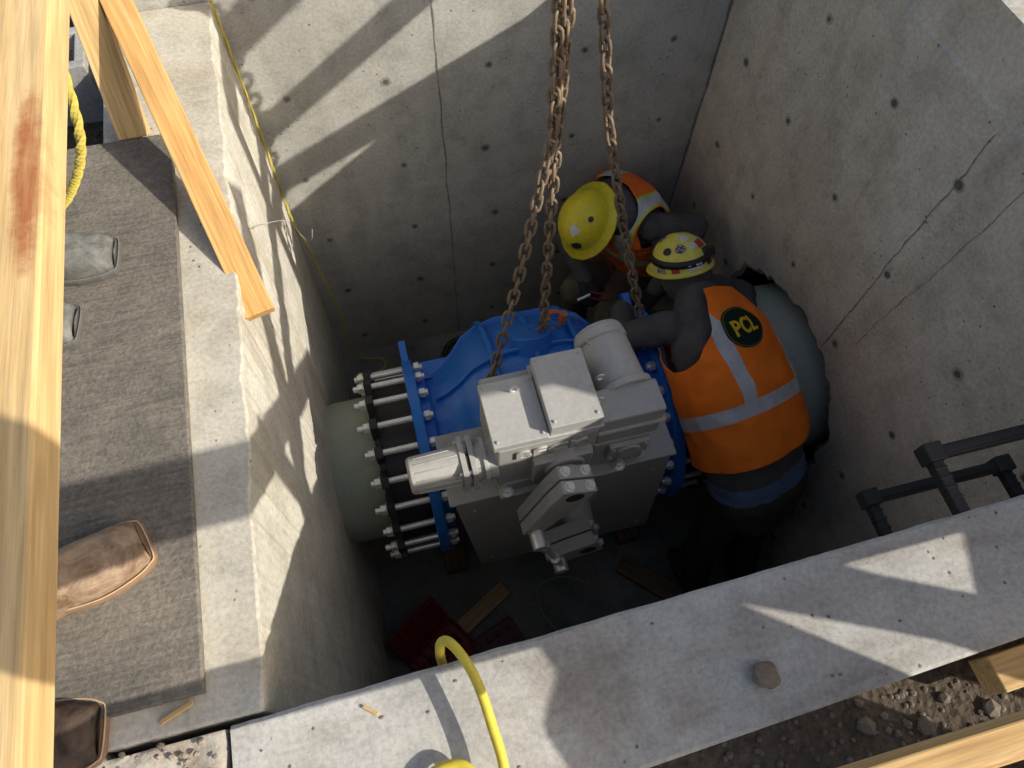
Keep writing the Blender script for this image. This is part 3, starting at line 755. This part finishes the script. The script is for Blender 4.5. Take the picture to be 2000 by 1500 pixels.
def vestmat(name, base, band, stripes, lime):
    m = Mt(name, .8, spec=.2); a = m.noise(9, 6, .6); w = m.vor(230)
    c = m.mix(1, base, m.ramp(a, [(.25, .80), (.75, 1.12)]), 'MULTIPLY')
    c = m.mix(m.ramp(w, [(.12, .4), (.3, 0)]), c, (.34, .07, .01))
    sp = m.nt.nodes.new('ShaderNodeSeparateXYZ'); m.L(m.tc.outputs['UV'], sp.inputs[0]); x, y = sp.outputs[0], sp.outputs[1]
    def band_(v, c0, h): return m.math('LESS_THAN', m.math('ABSOLUTE', m.math('SUBTRACT', v, c0)), h)
    ax = m.math('ABSOLUTE', x)
    if lime:
        L1 = m.math('MAXIMUM', band_(y, band, .036), m.math('MULTIPLY', band_(ax, stripes, .036), m.math('GREATER_THAN', y, band)))
        c = m.mix(L1, c, (.45, .62, .08))
    S = m.math('MAXIMUM', band_(y, band, .026), m.math('MULTIPLY', band_(ax, stripes, .025), m.math('GREATER_THAN', y, band)))
    sil = m.mix(m.ramp(m.noise(30, 3), [(.3, 0), (.7, 1)]), (.46, .47, .48), (.58, .59, .60))
    m.col(m.mix(S, c, sil)); m.bump(m.math('ADD', a, m.math('MULTIPLY', w, .3)), .3, .006); return m.m
V2 = vestmat('orange_mesh_vest', (1.0, .22, .02), -.25, .150, False)
V1 = vestmat('orange_lime_vest', (.95, .19, .035), -.20, .11, True)
S_RED = painted('sticker_red', (.5, .04, .04), .4, .1); S_WH = painted('sticker_white', (.75, .73, .7), .4, .1); S_BK = painted('sticker_black', (.03, .03, .04), .4, .1); S_MX = Mt('sticker_printed', .4)
S_MX.col(S_MX.ramp(S_MX.vor(110), [(.2, (.6, .05, .05)), (.32, (.75, .72, .7)), (.5, (.06, .06, .1))])); S_MX = S_MX.m
MT2 = dict(sleeve=GREYC, leg=PANTB, hand=GLOVE, skin=SKIN, shoe=SHOE, shirt=BLUEC)
MT1 = dict(sleeve=GREYC, leg=PANTT, hand=GLOVE, skin=SKIN, shoe=SHOE, shirt=GREYC)
p2 = person(dict(label='worker in orange vest leaning over the pipe beside the valve', lat=(.86, 0.05, -.50),
    torso=[((1.205, .62, -1.32), .15, .11), ((1.195, .68, -1.21), .20, .14), ((1.175, .81, -1.07), .205, .14), ((1.145, 1.0, -.945), .205, .14), ((1.12, 1.17, -.885), .195, .13), ((1.11, 1.30, -.86), .125, .09), ((1.11, 1.37, -.85), .075, .07)],
    arms=[((.945, 1.23, -.83), (.815, 1.30, -.97), (.90, 1.50, -1.10), (.3, 1, -.2), (0, -.2, -1), 1), ((1.275, 1.23, -.965), (1.37, 1.42, -1.02), (1.20, 1.59, -1.10), (-.8, .6, -.2), (0, 0, -1), -1)],
    legs=[((1.12, .68, -1.27), (1.05, .60, -1.70), (1.08, .50, -2.06), (1.06, .68, -2.11)), ((1.29, .68, -1.30), (1.31, .64, -1.70), (1.33, .52, -2.06), (1.34, .70, -2.11))],
    head=(1.12, 1.51, -.90), hf=(-.15, .72, -.62), hu=(-.12, .6, .8), hood=True, belt=.17, shirtw=.07, hem=.31, hole=.200, tilt=.75, neck=.02, v0=1, grow=.036, vwr=.006, mats=MT2, vest=V2, full=False, hat=HAT2, strap=True,
    stick=[(pi - .55, .75, .022, .018, S_RED, 'sq'), (pi + .5, .80, .022, .020, S_MX, 'round'), (pi + .15, .14, .030, .010, S_WH, 'sq'), (pi - .9, .12, .014, .014, S_RED, 'round'), (pi, 1.2, .016, .022, S_WH, 'sq'), (pi + 1.1, .75, .018, .016, S_BK, 'round'), (pi - .1, .80, .018, .012, S_WH, 'sq'), (1.2, 1.1, .02, .02, S_MX, 'sq'), (pi + 1.3, .15, .02, .012, S_MX, 'sq'), (pi - 1.2, .8, .02, .014, S_WH, 'sq'), (pi - .5, .12, .02, .010, S_BK, 'sq'), (pi + .8, .13, .016, .010, S_RED, 'sq'), (-.9, 1.1, .018, .018, S_MX, 'round'), (.2, 1.15, .018, .014, S_BK, 'sq')]))
person(dict(label='crouching worker with full brim yellow hard hat holding pliers', lat=(.49, -.87, 0),
    torso=[((1.22, 2.03, -1.52), .14, .11), ((1.19, 2.02, -1.42), .165, .12), ((1.14, 1.99, -1.27), .165, .12), ((1.09, 1.96, -1.12), .18, .125), ((1.03, 1.935, -1.0), .185, .12), ((.97, 1.92, -.945), .12, .085), ((.92, 1.91, -.93), .07, .065)],
    arms=[((1.105, 1.79, -.97), (1.29, 1.76, -.99), (1.10, 1.60, -1.16), (-.8, -.5, -.2), (0, -.3, -1), 1), ((.95, 2.05, -1.02), (.815, 1.99, -1.20), (.84, 1.80, -1.24), (.1, -1, -.25), (0, -.2, -1), -1)],
    legs=[((1.17, 1.94, -1.50), (.96, 1.70, -1.46), (1.05, 1.80, -2.05), (.93, 1.72, -2.11)), ((1.12, 2.05, -1.50), (.84, 1.86, -1.44), (.93, 2.0, -2.05), (.80, 1.94, -2.11))],
    head=(.865, 1.89, -.985), hf=(-.50, -.50, -.70), hu=(-.75, -.12, .65), belt=.10, hem=.16, hole=.185, v0=1, mats=MT1, vest=V1, full=True, hat=HAT1, necklab='sleeve',
    stick=[(-.9, 1.0, .020, .020, S_WH, 'sq'), (-.5, .45, .026, .020, S_BK, 'round'), (1.2, .8, .010, .012, S_BK, 'round'), (-1.8, .7, .012, .012, S_BK, 'round')]))
# logo on the back of vest
par, bv, lat, ax, shc = p2
nrm = lat.cross(ax).normalized()
if nrm.z < 0: nrm = -nrm
cen = shc - lat * .045 + ax * .020
LS = 1.15
def project(b_, off):
    for v in b_.verts:
        p = cen + lat * v.co.x * LS + ax * v.co.y * LS + nrm * .4; h = bv.ray_cast(p, -nrm)
        if h[0] is not None: v.co = h[0] + nrm * (off + v.co.z)
LOGOG = cloth('logo_dark_green', (.012, .026, .02), .1); LOGOY = cloth('logo_gold', (.80, .54, .03), .1); LOGOR = cloth('logo_ring', (.22, .20, .05), .1)
def dgrid(r0, r1, off, mat, sq=.92):
    bm = bmesh.new(); R = []
    for k in range(7):
        rr = r0 + (r1 - r0) * k / 6; ring = []
        for i in range(48):
            t = 2 * pi * i / 48; x, y = math.cos(t), math.sin(t)
            x = math.copysign(abs(x) ** sq, x); y = math.copysign(abs(y) ** sq, y); ring.append(bm.verts.new((x * rr * 1.12, y * rr * .92, 0)))
        R.append(ring)
    for A, B2 in zip(R, R[1:]):
        for i in range(48):
            j = (i + 1) % 48; bm.faces.new((A[i], A[j], B2[j], B2[i]))
    project(bm, off); finish('vest_logo', bm, mat, par, smooth='all')
dgrid(.0005, .072, .006, LOGOG); dgrid(.0665, .0685, .0075, LOGOR)
tm = text_mesh('PCL', .060, .0006, 1.03)
b = bmesh.new(); b.from_mesh(tm); bmesh.ops.triangulate(b, faces=b.faces[:])
for _ in range(3):
    bmesh.ops.subdivide_edges(b, edges=[x for x in b.edges if x.calc_length() > .008], cuts=1); bmesh.ops.triangulate(b, faces=b.faces[:])
for v in b.verts: v.co.x = v.co.x + v.co.y * .08 - .003; v.co.y *= 1.15
project(b, .0105); finish('vest_lettering', b, LOGOY, par)

# pliers in the hand
bm = bmesh.new(); tube(bm, [(.84, 1.71, -1.24), (.90, 1.69, -1.25), (.96, 1.72, -1.25)], .005, 8); tube(bm, [(.84, 1.69, -1.26), (.90, 1.67, -1.27), (.95, 1.67, -1.27)], .005, 8)
tube(bm, [(.84, 1.70, -1.25), (.78, 1.69, -1.26)], .008, 8, 1, sub=1)
simple('pliers', 'red handled pliers held in the gloved hand', 'pliers', bm, [RED, ZINC], smooth=True)

# ------------------------------------------------------------------ boots
WELT = painted('welt', (.55, .40, .24), .8, .1); WELTG = painted('welt_grey', (.17, .16, .14), .8, .1)
def boot(tip, ang, mat, solemat, label, zz=.022, welt=None):
    e = thing('boot', label, 'boot', 'boots of people standing on the platform')
    M = Matrix.Translation((tip[0], tip[1], zz)) @ Matrix.Rotation(ang, 4, 'Z') @ Matrix.Diagonal((1, 1.13, 1, 1))
    st = [(0, .034, .028), (-.006, .042, .040), (-.03, .047, .052), (-.07, .051, .062), (-.11, .050, .078), (-.15, .043, .105), (-.185, .039, .14)]
    bm = bmesh.new(); rings = []
    for x, w, h in st:
        ring = []
        for k in range(20):
            t = pi * k / 19; cx = math.cos(t); sx = math.sin(t)
            ring.append(bm.verts.new((x, math.copysign(abs(cx) ** .6, cx) * w, .014 + max(0, sx) ** .75 * (h - .014))))
        rings.append(ring)
    for A, B2 in zip(rings, rings[1:]):
        for k in range(19): bm.faces.new((A[k], A[k + 1], B2[k + 1], B2[k]))
    bm.faces.new(rings[0]); bm.faces.new(rings[-1][::-1])
    sphere(bm, (-.235, 0, .05), (.052, .037, .045), 16)
    b2 = bmesh.new(); cyl(b2, (-.205, 0, .05), (-.215, 0, .36), .052, .062, 24); me = bpy.data.meshes.new('t'); b2.to_mesh(me); b2.free(); bm.from_mesh(me)
    for _ in range(2): bmesh.ops.subdivide_edges(bm, edges=[x for x in bm.edges if x.calc_length() > .009], cuts=1, use_grid_fill=True)
    for v in bm.verts:
        if v.co.z > .03: v.co += V((0, 0, 1)) * (.003 * noise.noise(v.co * 45) + .0028 * (1 - 2 * abs(noise.noise(V((v.co.x * 70, v.co.y * 12, 2))))))
    bm.transform(M); finish('upper', bm, mat, e, smooth='all')
    bm = bmesh.new(); out = [(.010, -.032), (.011, .032), (0, .046), (-.03, .056), (-.08, .060), (-.12, .056), (-.17, .043), (-.24, .042), (-.285, .028), (-.29, 0), (-.285, -.028), (-.24, -.042), (-.17, -.043), (-.12, -.056), (-.08, -.060), (-.03, -.056), (0, -.046)]
    A = [bm.verts.new((x, y, 0)) for x, y in out]; B2 = [bm.verts.new((x, y, .015)) for x, y in out]
    bm.faces.new(A); bm.faces.new(B2[::-1])
    for i in range(len(out)):
        j = (i + 1) % len(out); bm.faces.new((A[i], A[j], B2[j], B2[i]))
    bmesh.ops.recalc_face_normals(bm, faces=bm.faces)
    bm.transform(M); finish('sole', bm, solemat, e, bevel=.003)
    bm = bmesh.new(); pts = [M @ V((x * .96 - .003, y * .93, .0165)) for x, y in out[-5:] + out[:6]]
    tube(bm, pts, .0016, 5, sub=3); finish('welt_stitching', bm, welt or WELT, e)
    bm = bmesh.new(); cyl(bm, M @ V((-.213, 0, .30)), M @ V((-.22, 0, .62)), .078, .085, 24)
    finish('trouser_leg', bm, DENIM, e, smooth=True)
def leather(name, c1, c2):
    m = Mt(name, .6, spec=.35); a = m.noise(14, 8, .7, dist=.8); b = m.noise(70, 4)
    m.col(m.mix(1, m.ramp(a, [(.38, c1), (.60, c2)]), m.ramp(b, [(.3, .8), (.7, 1.08)]), 'MULTIPLY')); m.bump(m.math('ADD', a, b), .5, .004); return m.m
LB = leather('tan_leather', (.18, .11, .065), (.38, .275, .18)); LG = leather('dusty_grey_leather', (.11, .11, .10), (.21, .205, .185)); LD = leather('dark_leather', (.03, .02, .014), (.08, .052, .035))
SB = painted('brown_sole', (.27, .16, .09), .6, .3); SG = painted('grey_sole', (.10, .095, .085), .7, .3)
boot((-.568, .545), math.radians(20), LB, SB, 'tan square toe leather boot on the dark board')
boot((-.655, .225), math.radians(-4), LD, SB, 'dark brown leather boot at the board edge', zz=.006)
boot((-.615, 1.262), math.radians(-3), LG, SG, 'dusty grey leather boot on the dark board', welt=WELTG)
boot((-.700, 1.085), math.radians(-6), LG, SG, 'second dusty grey boot behind the rail', welt=WELTG)

# ------------------------------------------------------------------ manhole steps
for i, (z, lab) in enumerate(((-.03, 'black plastic coated step projecting near the wall top'), (-.33, 'black plastic coated step lower in the pit'))):
    bm = bmesh.new(); yb = .355
    for x in (1.06, 1.44):
        box(bm, x - .013, x + .013, YF - .0, yb, z - .016, z + .012)
        for k in range(4): box(bm, x - .015, x + .015, .25 + k * .022, .258 + k * .022, z - .014, z + .0135)
        box(bm, x - .021, x + .021, yb - .02, yb + .022, z - .02, z + .024)
    box(bm, 1.06, 1.44, yb - .014, yb + .014, z - .013, z + .013)
    box(bm, 1.08, 1.42, yb - .008, yb + .008, z + .012, z + .017)
    simple('manhole_step', lab, 'step', bm, BLACK, bevel=.004, group='manhole steps in the pit wall')

# ------------------------------------------------------------------ hoses, ropes, wires
bm = bmesh.new()
tube(bm, [(-.07, .20, -.5), (-.062, .205, -.15), (-.058, .213, -.02), (-.05, .222, .035), (-.035, .215, .062), (-.015, .18, .07), (.0, .13, .065), (.008, .06, .055), (.012, 0, .05), (.0, -.05, .045), (-.03, -.045, .04), (-.04, .0, .035), (-.065, .022, .03), (-.11, .018, .02), (-.15, -.02, .016), (-.22, -.06, .016), (-.3, -.12, .01), (-.35, -.3, .01)], .0092, 12, sub=6)
simple('air_hose', 'yellow air hose looping over the low wall', 'hose', bm, HOSE, smooth='all')
bm = bmesh.new()
tube(bm, [(-.345, 2.16, .35), (-.342, 2.165, 0), (-.342, 2.17, -.5), (-.34, 2.15, -.95), (-.31, 2.12, -1.1), (-.30, 2.12, -1.3), (-.27, 2.11, -1.6), (-.275, 2.1, -1.85), (-.27, 2.12, -2.05), (-.22, 2.14, -2.138), (-.14, 2.12, -2.14), (-.13, 2.07, -2.14), (-.2, 2.04, -2.14), (-.29, 2.06, -2.14), (-.30, 1.98, -2.14), (-.27, 1.9, -2.14)], .0055, 8, sub=14, twist=.6, r2=.004)
simple('rope', 'thin yellow rope hanging down the pit corner', 'rope', bm, ROPE)
bm = bmesh.new()
tube(bm, [(-.40, 1.16, .92), (-.405, 1.13, .80), (-.418, 1.10, .68), (-.445, 1.06, .55), (-.50, 1.05, .46), (-.56, 1.05, .41), (-.63, 1.04, .42), (-.66, 1.03, .6), (-.60, 1.05, .92)], .0085, 8, sub=14, twist=.5, r2=.0065)
simple('rope', 'thick yellow braided rope draped behind the rail', 'rope', bm, ROPE)
bm = bmesh.new(); tube(bm, [(-.355, 1.40, -.13), (-.33, 1.5, -.22), (-.28, 1.66, -.40), (-.26, 1.75, -.60), (-.25, 1.84, -.72), (-.24, 1.87, -.70)], .0010, 5)
simple('tie_wire', 'thin bent pale wire sticking off the wall', 'wire', bm, WHITE)
bm = bmesh.new(); tube(bm, [(.62, .66, -2.14), (.5, .72, -2.14), (.38, .70, -2.14), (.36, .6, -2.14), (.40, .5, -2.14), (.46, .38, -2.14)], .005, 6)
simple('cord', 'pale green cord lying on the pit floor', 'cord', bm, painted('cord_green', (.3, .35, .15), .6, .3))

# ------------------------------------------------------------------ things on floor
lumber('wood_wedge', (.22, .73, -2.11), (-.02, .60, -2.13), .075, .03, mat=PLY, label='short pine offcut on the dark pit floor', cat='wood')
lumber('wood_board', (.79, .71, -2.12), (1.02, .48, -2.12), .09, .04, mat=WOODG, label='brown board lying on the pit floor', cat='wood')
lumber('wood_block', (.02, .86, -2.10), (.02, 1.5, -2.10), .1, .1, mat=WOODG, label='timber block cribbing under the valve end', cat='wood')
lumber('wood_block', (.86, .80, -2.10), (.86, 1.5, -2.10), .1, .1, mat=WOODG, label='timber block cribbing beside the worker', cat='wood')
tb = thing('tool_case', 'open red plastic tool case lying on the pit floor', 'tool case')
Mx = Matrix.Translation((-.12, .50, -2.15)) @ Matrix.Rotation(math.radians(35), 4, 'Z') @ Matrix.Diagonal((.86, .86, .9, 1))
bm = bmesh.new(); box(bm, -.16, .16, -.12, .12, .0, .012, M=Mx)
for a in ((-.16, .16, -.12, -.11), (-.16, .16, .11, .12), (-.16, -.15, -.11, .11), (.15, .16, -.11, .11)): box(bm, *a, .012, .05, M=Mx)
for k in range(5): box(bm, -.13 + k * .055, -.12 + k * .055, -.11, .11, .012, .03, M=Mx)
finish('tray', bm, RED, tb, bevel=.006)
bm = bmesh.new(); ML = Mx @ Matrix.Translation((0, .125, .03)) @ Matrix.Rotation(math.radians(62), 4, 'X')
box(bm, -.16, .16, 0, .24, -.005, .005, M=ML)
for k in range(6): box(bm, -.14 + k * .05, -.12 + k * .05, .02, .22, .005, .018, M=ML)
finish('lid', bm, RED, tb, bevel=.006)
for k in range(5):
    bm = bmesh.new(); cyl(bm, Mx @ V((-.12 + k * .055, -.02, .04)), Mx @ V((-.12 + k * .055, .05, .04)), .012, None, 14); finish('socket', bm, BLACK, tb, smooth=True)
t2 = thing('tool_case', 'dark red tray of sockets beside the tool case', 'tool case')
bm = bmesh.new(); M2 = Matrix.Translation((.13, .50, -2.15)) @ Matrix.Rotation(math.radians(20), 4, 'Z'); box(bm, -.11, .11, -.07, .07, 0, .03, M=M2)
finish('tray', bm, painted('dark_red', (.12, .012, .012), .4, .3), t2, bevel=.004)
for k in range(8):
    bm = bmesh.new(); q = M2 @ V((-.09 + (k % 4) * .055, -.03 + (k // 4) * .06, .03)); cyl(bm, q, q + V((0, 0, .02)), .013, None, 12); finish('socket', bm, BLACK, t2, smooth=True)
bm = bmesh.new(); tube(bm, [(.20, 2.04, -2.12), (.24, 2.10, -2.10), (.34, 2.12, -2.10), (.44, 2.09, -2.10), (.47, 2.03, -2.12)], .016, 10); tube(bm, [(.20, 2.04, -2.12), (.3, 2.0, -2.12), (.47, 2.03, -2.12)], .022, 10); box(bm, .40, .52, 2.0, 2.06, -2.15, -2.09)
simple('impact_tool', 'black and grey hand tool on the floor behind the valve', 'tool', bm, BLACK, smooth=True)
bm = bmesh.new()
for a in ((-.97, -.72, 2.02, 2.05), (-.97, -.72, 2.17, 2.2), (-.97, -.94, 2.05, 2.17), (-.86, -.83, 2.05, 2.17), (-.75, -.72, 2.05, 2.17)): box(bm, *a, -.22, -.02)
simple('concrete_block', 'hollow grey concrete block on the soil beside the wall', 'concrete block', bm, concrete('block_grey', (.36, .36, .35), (.5, .5, .49)), bevel=.004)
bm = bmesh.new(); cyl(bm, (-.96, 2.25, -.12), (-.80, 3.0, -.12), .045, None, 24)
simple('plastic_pipe', 'grey plastic conduit lying beyond the concrete block', 'pipe', bm, painted('pvc_grey', (.3, .32, .32), .4, .2), smooth=True)
def stone(p, r, lab, mat):
    bm = bmesh.new(); bmesh.ops.create_icosphere(bm, subdivisions=3, radius=r); k = V(p) * 31
    for v in bm.verts: v.co *= 1 + .45 * noise.noise(v.co * 1.1 / r + k); v.co.z *= .6; v.co.x *= 1.2; v.co += V(p)
    simple('stone', lab, 'stone', bm, mat, group='loose stones on the low wall')
ST = concrete('stone_brown', (.22, .175, .13), (.36, .29, .22), pits=False)
stone((.515, .025, .012), .022, 'brown stone resting on the trowelled wall top', ST)
for i in range(14):
    x = random.choice((random.uniform(-.4, .15), random.uniform(.3, 1.0))); stone((x, random.uniform(-.04, .17), .001), random.uniform(.0012, .003), 'small crumb of soil on the wall top', ST)
for i in range(40): stone((random.uniform(-.68, -.47), random.uniform(.02, .18), .002), random.uniform(.002, .006), 'concrete crumb on the broken slab corner', ST)
lumber('wood_splinter', (-.21, .155, .004), (-.185, .135, .004), .006, .003, mat=WOOD, label='small wood splinter on the wall top', cat='splinter')
lumber('wood_splinter', (-.56, .215, .006), (-.50, .235, .012), .01, .004, mat=WOOD, label='torn splinter at the board end', cat='splinter')

# ------------------------------------------------------------------ light, sky, camera
S = V((1, -.6, .72)).normalized()
sun = bpy.data.lights.new('sun', 'SUN'); sun.energy = 5.0; sun.angle = math.radians(.5); sun.color = (1, .94, .84)
so = bpy.data.objects.new('sun', sun); COL.objects.link(so); so.rotation_euler = S.to_track_quat('Z', 'Y').to_euler(); so.location = S * 20
w = bpy.data.worlds.new('World'); sc.world = w; w.use_nodes = True; nt = w.node_tree
sky = nt.nodes.new('ShaderNodeTexSky'); sky.sky_type = 'NISHITA'; sky.sun_disc = False
sky.sun_elevation = math.asin(S.z); sky.sun_rotation = math.atan2(S.x, S.y); sky.air_density = 1.0; sky.dust_density = 4.0; sky.ozone_density = .8
nt.links.new(sky.outputs[0], nt.nodes['Background'].inputs[0]); nt.nodes['Background'].inputs[1].default_value = .15
cam = bpy.data.cameras.new('camera'); cam.sensor_width = 36; cam.lens = 25.92; cam.clip_start = .02; cam.clip_end = 1500
co = bpy.data.objects.new('camera', cam); COL.objects.link(co)
Z = V((.01847, .4618, .8867)).normalized(); Y = V((-.2465, .8617, -.4436)); Y = (Y - Z * Y.dot(Z)).normalized(); X = Y.cross(Z)
co.matrix_world = Matrix(((X.x, X.y, X.z, 0), (Y.x, Y.y, Y.z, 0), (Z.x, Z.y, Z.z, 1.45), (0, 0, 0, 1)))
sc.camera = co
sc.view_settings.view_transform = 'Standard'; sc.view_settings.look = 'None'; sc.view_settings.exposure = 0
